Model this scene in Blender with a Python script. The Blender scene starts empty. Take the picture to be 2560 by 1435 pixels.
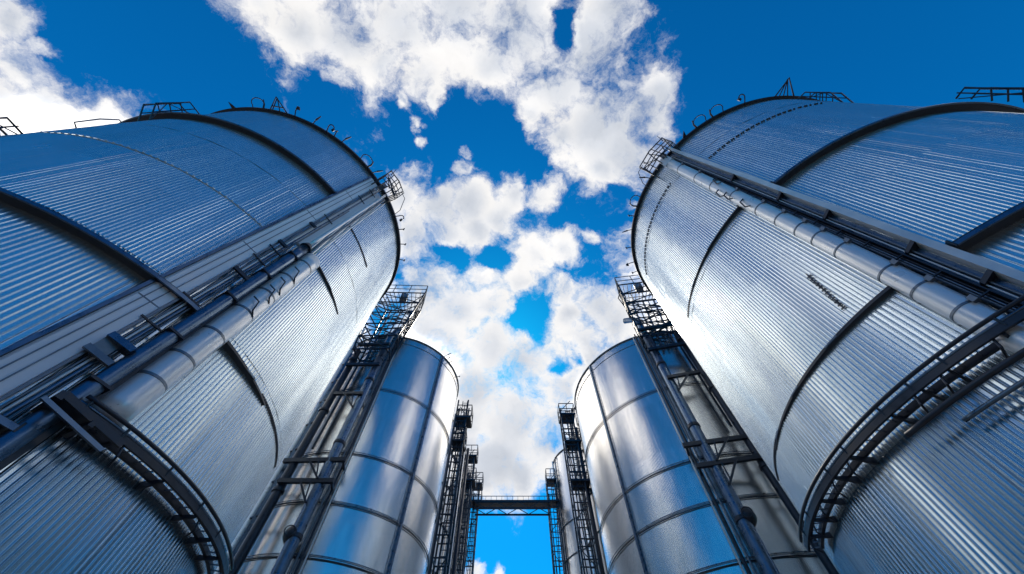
import bpy, math, random
from mathutils import Vector, Matrix
random.seed(7)
R = math.radians
sc = bpy.context.scene
col = sc.collection
DENOISE = True
EYE = 1.7                                   # camera height above the ground

# ---------------------------------------------------------------- camera
cd = bpy.data.cameras.new('camera'); cam = bpy.data.objects.new('camera', cd); col.objects.link(cam)
cd.sensor_width = 36.0; cd.lens = 36.0 * 918.7 / 2560.0
cd.clip_start = 0.05; cd.clip_end = 8000
cam.location = (0, 0, EYE); cam.rotation_euler = (R(90 + 60.836), 0, 0)
sc.camera = cam

# ---------------------------------------------------------------- exposure
sc.view_settings.view_transform = 'Standard'; sc.view_settings.look = 'None'
sc.view_settings.exposure = 0.0; sc.view_settings.gamma = 1.0
sc.cycles.max_bounces = 8; sc.cycles.glossy_bounces = 6; sc.cycles.diffuse_bounces = 3
sc.cycles.use_denoising = DENOISE
sc.cycles.sample_clamp_indirect = 6

# ---------------------------------------------------------------- sun
SUN_EL, SUN_AZ = 49.0, -5.0                 # azimuth from +Y, positive towards +X
sdir = Vector((math.sin(R(SUN_AZ)) * math.cos(R(SUN_EL)), math.cos(R(SUN_AZ)) * math.cos(R(SUN_EL)), math.sin(R(SUN_EL))))
sl = bpy.data.lights.new('sun', 'SUN'); sl.energy = 2.2; sl.angle = R(4.0); sl.color = (1.0, 0.92, 0.80)
so = bpy.data.objects.new('sun', sl); col.objects.link(so)
so.rotation_euler = sdir.to_track_quat('Z', 'Y').to_euler()

# ---------------------------------------------------------------- sky with broken cloud
CLOUDS=[(-0.747,-0.074,0.660,0.043),(-0.756,-0.019,0.654,0.056),(-0.781,0.035,0.623,0.067),(-0.747,0.034,0.664,0.053),(-0.714,0.055,0.698,0.040),(-0.732,-0.041,0.681,0.022),(-0.688,0.073,0.722,0.031),(-0.481,-0.134,0.866,0.062),(-0.431,-0.101,0.897,0.100),(-0.335,-0.099,0.937,0.129),(-0.241,-0.109,0.965,0.161),(-0.112,-0.139,0.984,0.179),(0.018,-0.112,0.994,0.177),(-0.285,-0.035,0.958,0.085),(-0.204,-0.004,0.979,0.080),(-0.172,0.038,0.984,0.031),(-0.384,-0.011,0.923,0.041),(-0.037,-0.036,0.999,0.101),(0.085,-0.004,0.996,0.165),(0.179,-0.074,0.981,0.133),(0.212,-0.137,0.968,0.087),(0.213,0.080,0.974,0.160),(0.120,0.123,0.985,0.076),(0.285,0.159,0.945,0.093),(0.308,0.061,0.949,0.086),(0.328,0.028,0.944,0.059),(0.223,0.199,0.954,0.069),(0.030,0.069,0.997,0.064),(-0.232,0.089,0.969,0.023),(-0.240,0.124,0.963,0.022),(-0.249,0.041,0.967,0.031),(-0.243,0.217,0.945,0.069),(-0.284,0.262,0.922,0.080),(-0.188,0.288,0.939,0.108),(-0.105,0.272,0.957,0.085),(-0.117,0.153,0.981,0.032),(-0.124,0.203,0.971,0.042),(0.016,0.263,0.965,0.075),(0.084,0.262,0.961,0.067),(-0.021,0.313,0.950,0.087),(-0.251,0.361,0.898,0.090),(-0.170,0.348,0.922,0.074),(-0.086,0.341,0.936,0.075),(0.054,0.412,0.910,0.101),(0.139,0.398,0.907,0.075),(0.211,0.374,0.903,0.027),(0.011,0.480,0.877,0.076),(0.130,0.486,0.865,0.075),(-0.087,0.459,0.884,0.044),(-0.233,0.476,0.848,0.116),(-0.150,0.530,0.834,0.125),(-0.076,0.526,0.847,0.101),(-0.190,0.604,0.774,0.146),(-0.064,0.622,0.780,0.137),(0.032,0.648,0.761,0.136),(-0.104,0.697,0.709,0.149),(-0.131,0.755,0.642,0.103),(0.000,0.749,0.663,0.158),(0.125,0.696,0.707,0.113),(0.190,0.612,0.767,0.115),(0.233,0.513,0.826,0.098),(0.150,0.539,0.829,0.069),(0.271,0.542,0.795,0.096),(0.101,0.758,0.645,0.092),(-0.030,0.812,0.582,0.110),(0.029,0.828,0.561,0.064),(0.080,0.789,0.610,0.078),(-0.109,0.797,0.593,0.066),(-0.058,0.836,0.546,0.048),(-0.086,0.917,0.389,0.036),(-0.026,0.923,0.385,0.022)]
GAPS=[(0.122,-0.125,0.985,0.031),(0.128,-0.100,0.987,0.024),(-0.033,0.427,0.904,0.028),(-0.060,0.411,0.909,0.023),(-0.140,0.408,0.902,0.025),(-0.173,0.388,0.905,0.022),(0.033,0.516,0.856,0.033),(0.060,0.554,0.831,0.038),(0.078,0.590,0.804,0.028),(0.022,0.554,0.832,0.025),(0.161,0.614,0.773,0.027),(0.169,0.635,0.754,0.017),(0.121,0.655,0.746,0.022),(-0.079,0.082,0.993,0.066),(-0.040,0.123,0.992,0.051),(-0.149,0.108,0.983,0.044),(0.010,0.171,0.985,0.035),(0.073,0.213,0.974,0.036)]
def build_world():
    w = bpy.data.worlds.new('World'); sc.world = w; w.use_nodes = True
    t = w.node_tree; t.nodes.clear(); N = t.nodes.new; L = t.links.new
    def inp(sock, v):
        if isinstance(v, bpy.types.NodeSocket): L(v, sock)
        elif v is not None: sock.default_value = v
    def M(op, a, b=None, c=None, clamp=False):
        n = N('ShaderNodeMath'); n.operation = op; n.use_clamp = clamp
        inp(n.inputs[0], a); inp(n.inputs[1], b); inp(n.inputs[2], c); return n.outputs[0]
    def V(op, a, b=None, s=None):
        n = N('ShaderNodeVectorMath'); n.operation = op
        inp(n.inputs[0], a); inp(n.inputs[1], b)
        if s is not None: inp(n.inputs['Scale'], s)
        return n.outputs['Value'] if op in ('DISTANCE', 'DOT_PRODUCT', 'LENGTH') else n.outputs['Vector']
    def noise(vec, scale, detail, rough, out='Fac', lac=2.0):
        n = N('ShaderNodeTexNoise'); n.inputs['Scale'].default_value = scale; n.inputs['Detail'].default_value = detail
        n.inputs['Roughness'].default_value = rough; n.inputs['Lacunarity'].default_value = lac; L(vec, n.inputs['Vector']); return n.outputs[out]
    def ramp(x, a, b, smooth=True):
        n = N('ShaderNodeMapRange'); n.interpolation_type = 'SMOOTHSTEP' if smooth else 'LINEAR'
        inp(n.inputs[0], x); n.inputs[1].default_value = a; n.inputs[2].default_value = b; return n.outputs[0]
    def mix(f, a, b, mode='MIX'):
        n = N('ShaderNodeMix'); n.data_type = 'RGBA'; n.blend_type = mode
        inp(n.inputs[0], f); inp(n.inputs[6], a); inp(n.inputs[7], b); return n.outputs[2]
    d = N('ShaderNodeTexCoord').outputs['Generated']
    # clear sky
    sky = N('ShaderNodeTexSky'); sky.sky_type = 'NISHITA'; sky.sun_disc = False
    sky.sun_elevation = R(SUN_EL); sky.sun_rotation = R(SUN_AZ)
    sky.air_density = 1.0; sky.dust_density = 0.3; sky.ozone_density = 1.5
    hs = N('ShaderNodeHueSaturation'); hs.inputs['Saturation'].default_value = SKY_SAT
    L(sky.outputs[0], hs.inputs['Color'])
    gm = N('ShaderNodeGamma'); gm.inputs[1].default_value = 1.05; L(hs.outputs[0], gm.inputs[0])
    blue = mix(1.0, gm.outputs[0], SKY_TINT, 'MULTIPLY')
    # cloud cover: soft banks in the sky, broken up by turbulence
    wv = noise(d, 5.0, 8, 0.62, 'Color'); wv = V('SUBTRACT', wv, (0.5, 0.5, 0.5)); dw = V('ADD', d, V('SCALE', wv, None, 0.13))
    def banks(lst):
        f = None
        for x, y, z, r in lst:
            b = M('MULTIPLY_ADD', V('DISTANCE', dw, (x, y, z)), -1.0 / r, 1.0)
            f = b if f is None else M('SMOOTH_MAX', f, b, 0.2)
        return f
    side = banks(BEHIND); f = M('SMOOTH_MAX', banks(CLOUDS), side, 0.2)
    f = M('MINIMUM', M('MAXIMUM', f, -1.0), 0.90)
    for x, y, z, r in GAPS:
        b = M('MULTIPLY_ADD', V('DISTANCE', dw, (x, y, z)), -1.0 / (1.5 * r), 1.0)
        f = M('MULTIPLY_ADD', M('MAXIMUM', b, 0.0), -0.75, f)
    n1 = noise(dw, 7.5, 15, 0.67)
    dens = M('MULTIPLY_ADD', M('SUBTRACT', n1, 0.5), 3.0, M('MINIMUM', f, 0.62))
    cover = ramp(dens, -0.06, 0.68)
    # light through the cloud: thin edges glow, thick bellies go grey, lit from the sun's side
    dl = V('ADD', dw, tuple(sdir * 0.03)); n2 = noise(dl, 5.0, 5, 0.55)
    relief = M('MULTIPLY', M('SUBTRACT', noise(dw, 5.0, 5, 0.55), n2), 0.45)
    belly = ramp(M('ADD', M('MULTIPLY', f, 0.5), noise(d, 2.6, 2, 0.5)), 0.66, 1.04)
    lum = M('ADD', M('MULTIPLY_ADD', belly, -0.30, 1.03), relief)
    lum = M('MAXIMUM', M('MINIMUM', lum, 1.10), 0.55)
    lum = M('MULTIPLY', lum, M('MULTIPLY_ADD', ramp(side, 0.12, 0.55), 1.9, 1.0))   # hidden banks boosted so they brighten the tank faces
    tint = mix(belly, (1.0, 0.985, 0.975, 1), (0.90, 0.96, 1.07, 1))
    tint = mix(ramp(side, 0.15, 0.5), tint, (1.06, 1.0, 0.91, 1))  # cream tint on the hidden banks, for warm reflections in the metal
    vs = N('ShaderNodeVectorMath'); vs.operation = 'SCALE'; L(tint, vs.inputs[0]); L(M('MULTIPLY', lum, CLOUD_L), vs.inputs['Scale'])
    full = mix(cover, blue, vs.outputs[0])
    bg = N('ShaderNodeBackground'); bg.inputs['Strength'].default_value = 0.15; L(full, bg.inputs['Color'])
    o = N('ShaderNodeOutputWorld'); L(bg.outputs[0], o.inputs['Surface'])
    w.cycles.sampling_method = 'MANUAL'; w.cycles.sample_map_resolution = 512
SKY_SAT = 1.15; SKY_TINT = (0.01, 0.60, 0.90, 1); CLOUD_L = 6.35
def sky_dir(az, el, r): return (math.sin(R(az)) * math.cos(R(el)), math.cos(R(az)) * math.cos(R(el)), math.sin(R(el)), r)
# hidden cloud banks added behind tanks and viewer, to show as reflections
BEHIND = [sky_dir(*q) for q in ((-52, 52, .28), (-64, 38, .24), (-76, 40, .20), (-36, 36, .24), (-60, 20, .2),
          (52, 51, .27), (68, 44, .18), (38, 38, .20), (55, 30, .22), (72, 30, .16), (35, 26, .2), (20, 40, .16), (-22, 45, .16), (-19, 28, .10), (19, 27, .10),
          (124, 38, .15), (-112, 40, .16), (-118, 26, .14), (110, 22, .12))]
build_world()

# ---------------------------------------------------------------- helpers
def tag(o, label=None, cat=None, group=None, kind=None):
    if label: o['label'] = label
    if cat: o['category'] = cat
    if group: o['group'] = group
    if kind: o['kind'] = kind
    return o
def empty(name, loc, rz=0.0, label=None, cat=None, group=None):
    o = bpy.data.objects.new(name, None); col.objects.link(o)
    o.location = loc; o.rotation_euler = (0, 0, rz); o.empty_display_size = 0.5
    return tag(o, label, cat, group)
class MB:
    def __init__(s): s.v = []; s.f = []
    def grid(s, rows, closed_u=False, caps=False):
        """rows: list of equally long point lists"""
        b = len(s.v); n = len(rows[0])
        for r in rows: s.v += [tuple(p) for p in r]
        for i in range(len(rows) - 1):
            for j in range(n if closed_u else n - 1):
                k = (j + 1) % n
                s.f.append((b + i * n + j, b + i * n + k, b + (i + 1) * n + k, b + (i + 1) * n + j))
        if caps:
            s.f.append(tuple(b + j for j in range(n))[::-1])
            s.f.append(tuple(b + (len(rows) - 1) * n + j for j in range(n)))
        return s
    def tube(s, pts, r, n=8):
        pts = [Vector(p) for p in pts]; rows = []; up = None
        for i, p in enumerate(pts):
            a = pts[max(i - 1, 0)]; c = pts[min(i + 1, len(pts) - 1)]
            t = (c - a).normalized()
            if up is None: up = Vector((0, 0, 1)) if abs(t.z) < 0.9 else Vector((1, 0, 0))
            x = t.cross(up).normalized(); y = x.cross(t); up = y
            rr = r[i] if isinstance(r, (list, tuple)) else r
            rows.append([p + x * rr * math.cos(q) + y * rr * math.sin(q) for q in (2 * math.pi * k / n for k in range(n))])
        return s.grid(rows, True, True)
    def bar(s, a, b, w, h=None):
        """a rectangular bar between two points"""
        a = Vector(a); b = Vector(b); h = h or w; t = (b - a).normalized()
        up = Vector((0, 0, 1)) if abs(t.z) < 0.9 else Vector((1, 0, 0))
        x = t.cross(up).normalized() * w / 2; y = x.cross(t).normalized() * h / 2
        return s.grid([[q + x + y, q - x + y, q - x - y, q + x - y] for q in (a, b)], True, True) if False else s.grid([[a + x + y, a - x + y, a - x - y, a + x - y], [b + x + y, b - x + y, b - x - y, b + x - y]], True, True)
    def box(s, c, sx, sy, sz):
        c = Vector(c); return s.grid([[c + Vector((x * sx / 2, y * sy / 2, z * sz / 2)) for x, y in ((1, 1), (-1, 1), (-1, -1), (1, -1))] for z in (-1, 1)], True, True)
    def build(s, name, mat, parent=None, smooth=False):
        me = bpy.data.meshes.new(name); me.from_pydata(s.v, [], s.f); me.update()
        import bmesh
        bm = bmesh.new(); bm.from_mesh(me); bmesh.ops.recalc_face_normals(bm, faces=bm.faces); bm.to_mesh(me); bm.free()
        if smooth:
            me.polygons.foreach_set('use_smooth', [True] * len(me.polygons))
            if smooth is not True: me.set_sharp_from_angle(angle=R(smooth))
        me.materials.append(mat)
        o = bpy.data.objects.new(name, me); col.objects.link(o)
        if parent is not None: o.parent = parent
        return o

# ---------------------------------------------------------------- materials
def nodes(name):
    m = bpy.data.materials.new(name); m.use_nodes = True; t = m.node_tree
    return m, t, t.nodes['Principled BSDF']
def setp(b, **k):
    for n, v in k.items(): b.inputs[n.replace('_', ' ')].default_value = v
def metal_sheet(name, base, rough, wav, panel_az, panel_z, radius, var=0.10, streak=0.5, metallic=1.0):
    """rolled metal sheet: every panel a little different, slightly wavy, rain-streaked"""
    m, t, b = nodes(name); N = t.nodes.new; L = t.links.new
    tc = N('ShaderNodeTexCoord'); sx = N('ShaderNodeSeparateXYZ'); L(tc.outputs['Object'], sx.inputs[0])
    def M(op, a, c=None, d=None):
        n = N('ShaderNodeMath'); n.operation = op
        for i, q in enumerate((a, c, d)):
            if isinstance(q, bpy.types.NodeSocket): L(q, n.inputs[i])
            elif q is not None: n.inputs[i].default_value = q
        return n.outputs[0]
    ang = M('ARCTAN2', sx.outputs[1], sx.outputs[0]); arc = M('MULTIPLY', ang, radius)
    row = M('FLOOR', M('MULTIPLY_ADD', sx.outputs[2], 1.0 / panel_z, 0.15))
    pa = M('FLOOR', M('ADD', M('MULTIPLY', arc, 1.0 / panel_az), M('MULTIPLY', row, 0.37)))
    cv = N('ShaderNodeCombineXYZ'); L(pa, cv.inputs[0]); L(row, cv.inputs[1])
    wn = N('ShaderNodeTexWhiteNoise'); wn.noise_dimensions = '2D'; L(cv.outputs[0], wn.inputs['Vector'])
    uv = N('ShaderNodeCombineXYZ'); L(arc, uv.inputs[0]); L(M('MULTIPLY', sx.outputs[2], 0.12), uv.inputs[1]); L(wn.outputs['Value'], uv.inputs[2])
    def noise(scale, detail, rough):
        n = N('ShaderNodeTexNoise'); n.inputs['Scale'].default_value = scale; n.inputs['Detail'].default_value = detail; n.inputs['Roughness'].default_value = rough
        L(uv.outputs[0], n.inputs['Vector']); return n.outputs['Fac']
    st = noise(3.0, 6, 0.6); fine = noise(22.0, 3, 0.6)
    v = M('ADD', M('MULTIPLY_ADD', M('SUBTRACT', wn.outputs['Value'], 0.5), var, 1.0), M('MULTIPLY', M('SUBTRACT', st, 0.5), streak))
    v = M('ADD', v, M('MULTIPLY', M('SUBTRACT', fine, 0.5), streak * 0.5))
    cm = N('ShaderNodeMix'); cm.data_type = 'RGBA'; cm.blend_type = 'MULTIPLY'; cm.inputs[0].default_value = 1.0
    cm.inputs[6].default_value = (*base, 1); cc = N('ShaderNodeCombineColor'); [L(v, cc.inputs[i]) for i in range(3)]; L(cc.outputs[0], cm.inputs[7])
    L(cm.outputs[2], b.inputs['Base Color'])
    L(M('ADD', M('MULTIPLY_ADD', M('SUBTRACT', wn.outputs['Value'], 0.5), 0.02, rough), M('MULTIPLY', M('SUBTRACT', st, 0.5), 0.10)), b.inputs['Roughness'])
    n2 = N('ShaderNodeTexNoise'); n2.inputs['Scale'].default_value = 1.6; n2.inputs['Detail'].default_value = 2
    uv2 = N('ShaderNodeCombineXYZ'); L(arc, uv2.inputs[0]); L(M('MULTIPLY', sx.outputs[2], 0.45), uv2.inputs[1]); L(M('MULTIPLY', wn.outputs['Value'], 9.0), uv2.inputs[2])
    L(uv2.outputs[0], n2.inputs['Vector'])
    bp = N('ShaderNodeBump'); bp.inputs['Strength'].default_value = 1.0; bp.inputs['Distance'].default_value = wav; L(n2.outputs['Fac'], bp.inputs['Height'])
    L(bp.outputs[0], b.inputs['Normal'])
    setp(b, Metallic=metallic)
    return m
def painted(name, base, rough, metallic=0.0, var=0.25, scale=6.0, bump=0.0):
    m, t, b = nodes(name); N = t.nodes.new; L = t.links.new
    tc = N('ShaderNodeTexCoord'); n = N('ShaderNodeTexNoise'); n.inputs['Scale'].default_value = scale; n.inputs['Detail'].default_value = 6; n.inputs['Roughness'].default_value = 0.6
    L(tc.outputs['Object'], n.inputs['Vector'])
    mr = N('ShaderNodeMapRange'); mr.inputs[1].default_value = 0.3; mr.inputs[2].default_value = 0.7; mr.inputs[3].default_value = 1 - var; mr.inputs[4].default_value = 1 + var
    L(n.outputs['Fac'], mr.inputs[0])
    vm = N('ShaderNodeVectorMath'); vm.operation = 'SCALE'; vm.inputs[0].default_value = base; L(mr.outputs[0], vm.inputs['Scale'])
    L(vm.outputs[0], b.inputs['Base Color'])
    m2 = N('ShaderNodeMapRange'); m2.inputs[1].default_value = 0.3; m2.inputs[2].default_value = 0.7; m2.inputs[3].default_value = rough - 0.1; m2.inputs[4].default_value = rough + 0.12
    L(n.outputs['Fac'], m2.inputs[0]); L(m2.outputs[0], b.inputs['Roughness'])
    if bump:
        bp = N('ShaderNodeBump'); bp.inputs['Distance'].default_value = bump; L(n.outputs['Fac'], bp.inputs['Height']); L(bp.outputs[0], b.inputs['Normal'])
    setp(b, Metallic=metallic)
    return m
SHELL = metal_sheet('corrugated_galvanised_sheet', (0.69, 0.765, 0.79), 0.25, 0.002, 1.05, 3.3, 5.0, 0.05, 0.24, 0.86)
SHELL_LOW = metal_sheet('darkened_galvanised_sheet', (0.42, 0.49, 0.54), 0.20, 0.003, 1.05, 3.3, 5.0, 0.08, 0.35, 0.95)  # darker sheet colour stands in for dim reflections low on the walls
SHELL_FINE = metal_sheet('polished_tank_sheet', (0.80, 0.78, 0.755), 0.23, 0.005, 1.2, 2.4, 4.2, 0.08, 0.30, 0.92)
SHELL_FAR = metal_sheet('dull_tank_sheet', (0.74, 0.74, 0.74), 0.32, 0.004, 1.2, 3.0, 3.5, 0.12, 0.40)
DARK = painted('dark_painted_steel', (0.020, 0.028, 0.045), 0.38, 0.2, 0.35, 9.0)
PIPE = painted('dark_blue_pipe', (0.11, 0.16, 0.23), 0.30, 0.8, 0.25, 4.0)
STEEL = painted('weathered_galvanised_steel', (0.16, 0.19, 0.23), 0.42, 0.6, 0.3, 5.0)
DUCT = painted('light_duct_sheet', (0.78, 0.80, 0.83), 0.34, 0.30, 0.05, 2.0, 0.004)
PLATE = painted('pale_cover_plate', (0.80, 0.82, 0.87), 0.38, 0.05, 0.06, 1.2, 0.006)
WHITE = painted('pale_channel', (0.72, 0.72, 0.72), 0.40, 0.35, 0.08, 3.0)
CONCRETE = painted('yard_concrete', (0.20, 0.19, 0.18), 0.85, 0.0, 0.25, 0.6, 0.004)

# ---------------------------------------------------------------- ground
g = MB(); g.v = [(-4000, -4000, 0), (4000, -4000, 0), (4000, 4000, 0), (-4000, 4000, 0)]; g.f = [(0, 1, 2, 3)]
tag(g.build('ground', CONCRETE), kind='structure')

# ---------------------------------------------------------------- round tanks
class Tank:
    """local frame: phi = 0 faces the camera side, positive phi towards the aisle; z is height above ground"""
    def __init__(s, name, x, y, r, h, side, label, cat='tank', group=None):
        s.r = r; s.h = h; s.s = side
        s.o = empty(name, (x, y, 0), math.atan2(-y, -x), label, cat, group)
    def p(s, phi, dr, z): a = R(phi) * s.s; return Vector(((s.r + dr) * math.cos(a), (s.r + dr) * math.sin(a), z))
    def add(s, name, mb, mat, smooth=False, parent=None): return mb.build(name, mat, parent or s.o, smooth)
    def shell(s, mat, ribs, amp, courses, width=0.42, sine=False, fine=None, buckle=1.0, low=None):
        mb = MB(); lo = MB(); k = 10 if not sine else 6
        prof = [0.5 - 0.5 * math.cos(2 * math.pi * j / k) for j in range(k)] if sine else [max(0.0, math.cos((j - k / 2) / (k * width) * math.pi)) if abs(j - k / 2) < k * width / 2 else 0.0 for j in range(k)]
        for i in range(len(courses) - 1):
            z0, z1 = courses[i], courses[i + 1] - 0.004
            rb, am = (fine[1], fine[2]) if fine and z0 >= fine[0] else (ribs, amp)
            n = rb * k; rnd = random.Random(rb + i)
            off = 0.005 * (i % 2); jit = [rnd.uniform(0.78, 1.22) for _ in range(rb)]
            m = 5; rows = []
            for q in range(m + 1):
                z = z0 + (z1 - z0) * q / m; row = []
                for j in range(n):
                    t = 2 * math.pi * j / n
                    # sheets are never quite true: slow buckles between the fixings
                    bk = 0.0025 * (math.sin(t * 23 + i * 1.7 + q * 1.3) + math.sin(t * 57 - q * 2.1 + i)) * buckle
                    rr = s.r + off + bk + am * prof[j % k] * jit[j // k]
                    row.append((rr * math.cos(t), rr * math.sin(t), z))
                rows.append(row)
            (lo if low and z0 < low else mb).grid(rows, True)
        s.add('shell', mb, mat, True)
        if low: s.add('lower_shell', lo, SHELL_LOW, True)['label'] = 'lower strakes below the catwalk, dimness put into the sheet colour'
        m2 = MB(); n = 96
        m2.grid([[(s.r * 0.999 * math.cos(2 * math.pi * j / n) * q, s.r * 0.999 * math.sin(2 * math.pi * j / n) * q, s.h - 0.03 + (1 - q) * s.r * 0.22) for j in range(n)] for q in (1.0, 0.7, 0.4, 0.02)], True)
        s.add('roof', m2, STEEL, 30)
    def arc(s, phi0, phi1, prof, step=2.0):
        """profile (dr, z) swept round the tank"""
        n = max(2, int(abs(phi1 - phi0) / step) + 1); full = abs(phi1 - phi0) >= 359
        rows = [[s.p(phi0 + (phi1 - phi0) * i / (n - 1), dr, z) for dr, z in prof] for i in range(n)]
        return MB().grid(rows, True, not full)
    def ring(s, name, phi0, phi1, z, depth, hgt, mat=None, inner=-0.02, taper=False, parent=None):
        n = max(2, int(abs(phi1 - phi0) / 2) + 1); rows = []
        for i in range(n):
            f = i / (n - 1); dp = depth * (1 - 0.72 * f if taper else 1); h = hgt * (1 - 0.45 * f if taper else 1)
            rows.append([s.p(phi0 + (phi1 - phi0) * f, dr, zz) for dr, zz in ((inner, z), (dp, z), (dp, z + h * 0.5), (dp * 0.5, z + h * 0.62), (dp * 0.5, z + h), (inner, z + h))])
        return s.add(name, MB().grid(rows, True, abs(phi1 - phi0) < 359), mat or DARK, 30, parent)
    def arc_tube(s, phi0, phi1, dr, z, r, step=2.0, n=8):
        k = max(2, int(abs(phi1 - phi0) / step) + 1)
        return MB().tube([s.p(phi0 + (phi1 - phi0) * i / (k - 1), dr, z) for i in range(k)], r, n)
    def vsweep(s, prof, phi, k, z0, z1, zr=9.7, n=14, mb=None):
        """profile (tangential m, dr) swept up the wall, leaning k degrees per metre"""
        rows = []
        for i in range(n):
            z = z0 + (z1 - z0) * i / (n - 1); f = phi + k * (z - zr)
            rows.append([s.p(f + math.degrees(t / s.r), dr, z) for t, dr in prof])
        return (mb or MB()).grid(rows, True, True)
    def vtube(s, phi, dr, k, z0, z1, r, zr=9.7, n=8, seg=10):
        return MB().tube([s.p(phi + k * (z0 + (z1 - z0) * i / (seg - 1) - zr), dr, z0 + (z1 - z0) * i / (seg - 1)) for i in range(seg)], r, n)
def circ(r, cx=0.0, cy=0.0, n=20, a0=0.0, a1=360.0):
    full = abs(a1 - a0) >= 359
    return [(cx + r * math.cos(R(a0 + (a1 - a0) * i / (n if full else n - 1))), cy + r * math.sin(R(a0 + (a1 - a0) * i / (n if full else n - 1)))) for i in range(n)]
def rect(t0, t1, d0, d1): return [(t0, d0), (t1, d0), (t1, d1), (t0, d1)]

def hook(t, phi, z, kind, name='rim_bracket', s=1.0):
    """small fittings standing out from the eave: (turn in degrees, out, up) sketches"""
    s *= 0.82; mb = MB(); Q = lambda w, o, u=0.0: t.p(phi + w * s, 0.08 + o * s, z + u * s)
    if kind == 'peg':
        mb.tube([Q(0, -.05), Q(0, .32, .05)], 0.022, 6); mb.tube([Q(0, .32, -.05), Q(0, .32, .14)], 0.03, 6)
    elif kind == 'loop':
        mb.tube([Q(-3, -.04)] + [Q(-3.2 * math.cos(R(a)) - .4, .22 + .24 * math.sin(R(a)), .1) for a in range(-20, 200, 20)], 0.018, 6)
        mb.tube([Q(2.2, -.05), Q(2.8, .2, .1), Q(2.2, .40, .2)], [.04, .035, .02], 6)
    elif kind == 'goose':
        mb.tube([Q(0, -.05), Q(0, .34)] + [Q(1.3 * (1 - math.cos(R(a))), .34 + .12 * math.sin(R(a)), .05) for a in range(30, 181, 30)], 0.022, 6); mb.box(Q(2.6, .28), 0.09, 0.09, 0.12)
    elif kind == 'rod':
        mb.tube([Q(0, -.05), Q(1.0, .25, .1)], 0.02, 6); mb.tube([Q(1.0, .25, .1), Q(2.4, .50, .2)], [0.04, 0.02], 6)
    elif kind == 'lamp':
        mb.tube([Q(0, -.05), Q(0, .30, .05), Q(.8, .42, .1)], 0.022, 6); mb.tube([Q(.8, .36, .1), Q(.9, .50, .12)], [0.09, 0.05], 8)
    elif kind == 'fin':
        mb.grid([[Q(-1.5, -.04, e), Q(1.2, -.04, e), Q(-.3, .16, e), Q(-1.9, .34, e)] for e in (-.02, .02)], True, True)
    return t.add(name, mb, DARK, 40)

def side_frame(t, phi, out, z0, z1, n=3, skew=0.3, name='landing_rail', w=4.0, low=0.0):
    """railing of a little landing that sticks out from the flank: two upright frames joined by struts"""
    e = None
    for k in (-1, 1):
        f = phi + k * w / 2; C = [t.p(f, low, z0), t.p(f, out, z0 + skew), t.p(f, out * .92, z1), t.p(f, low, z1 + skew * .4)]
        o = t.add(name if e is None else 'side_rail', MB().tube(C[:3] + [C[3]], 0.022, 6), DARK, 40, e)
        e = e or o
        t.add('mid_rail', MB().tube([t.p(f, low + (out - low) * .5, z0 + skew * .5), t.p(f, low + (out - low) * .46, z1 + .1)], 0.017, 6), DARK, 40, e)
        for i in range(1, n):
            q = i / n; z = z0 + skew + (z1 - z0 - skew) * q; t.add('rail_post', MB().tube([t.p(f, low - .02, z - .12), t.p(f, out * .97, z + .05)], 0.017, 6), DARK, 40, e)
    for i in range(n + 1):
        z = z0 + skew + (z1 - z0 - skew) * i / n; t.add('strut', MB().tube([t.p(phi - w / 2, out * .95, z), t.p(phi + w / 2, out * .95, z)], 0.017, 6), DARK, 40, e)
    t.add('diagonal_brace', MB().tube([t.p(phi + w / 2, low, z0), t.p(phi + w / 2, out * .95, (z0 + z1) / 2), t.p(phi + w / 2, low, z1)], 0.013, 6), DARK, 40, e)
    return e

def guard_frame(t, phi0, phi1, dr, z, h, lean=0.15, n=3, name='guard_rail', rails=(0.5, 1.0)):
    """a short railing: each post and rail its own part"""
    top = lambda q, f: t.p(phi0 + (phi1 - phi0) * q, dr + lean * f, z + h * f)
    e = t.add(name, MB().tube([top(i / 8, 1.0) for i in range(9)], 0.030, 6), DARK, 40)
    for i in range(n):
        q = i / (n - 1); t.add('rail_post', MB().tube([top(q, 0), top(q, 1.0)], 0.028, 6), DARK, 40, e)
    for f in rails[:-1]: t.add('mid_rail', MB().tube([top(i / 8, f) for i in range(9)], 0.022, 6), DARK, 40, e)
    for i in range(n - 1):
        t.add('diagonal_brace', MB().tube([top(i / (n - 1), 0), top((i + 1) / (n - 1), 1.0)], 0.016, 6), DARK, 40, e)
    return e

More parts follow.
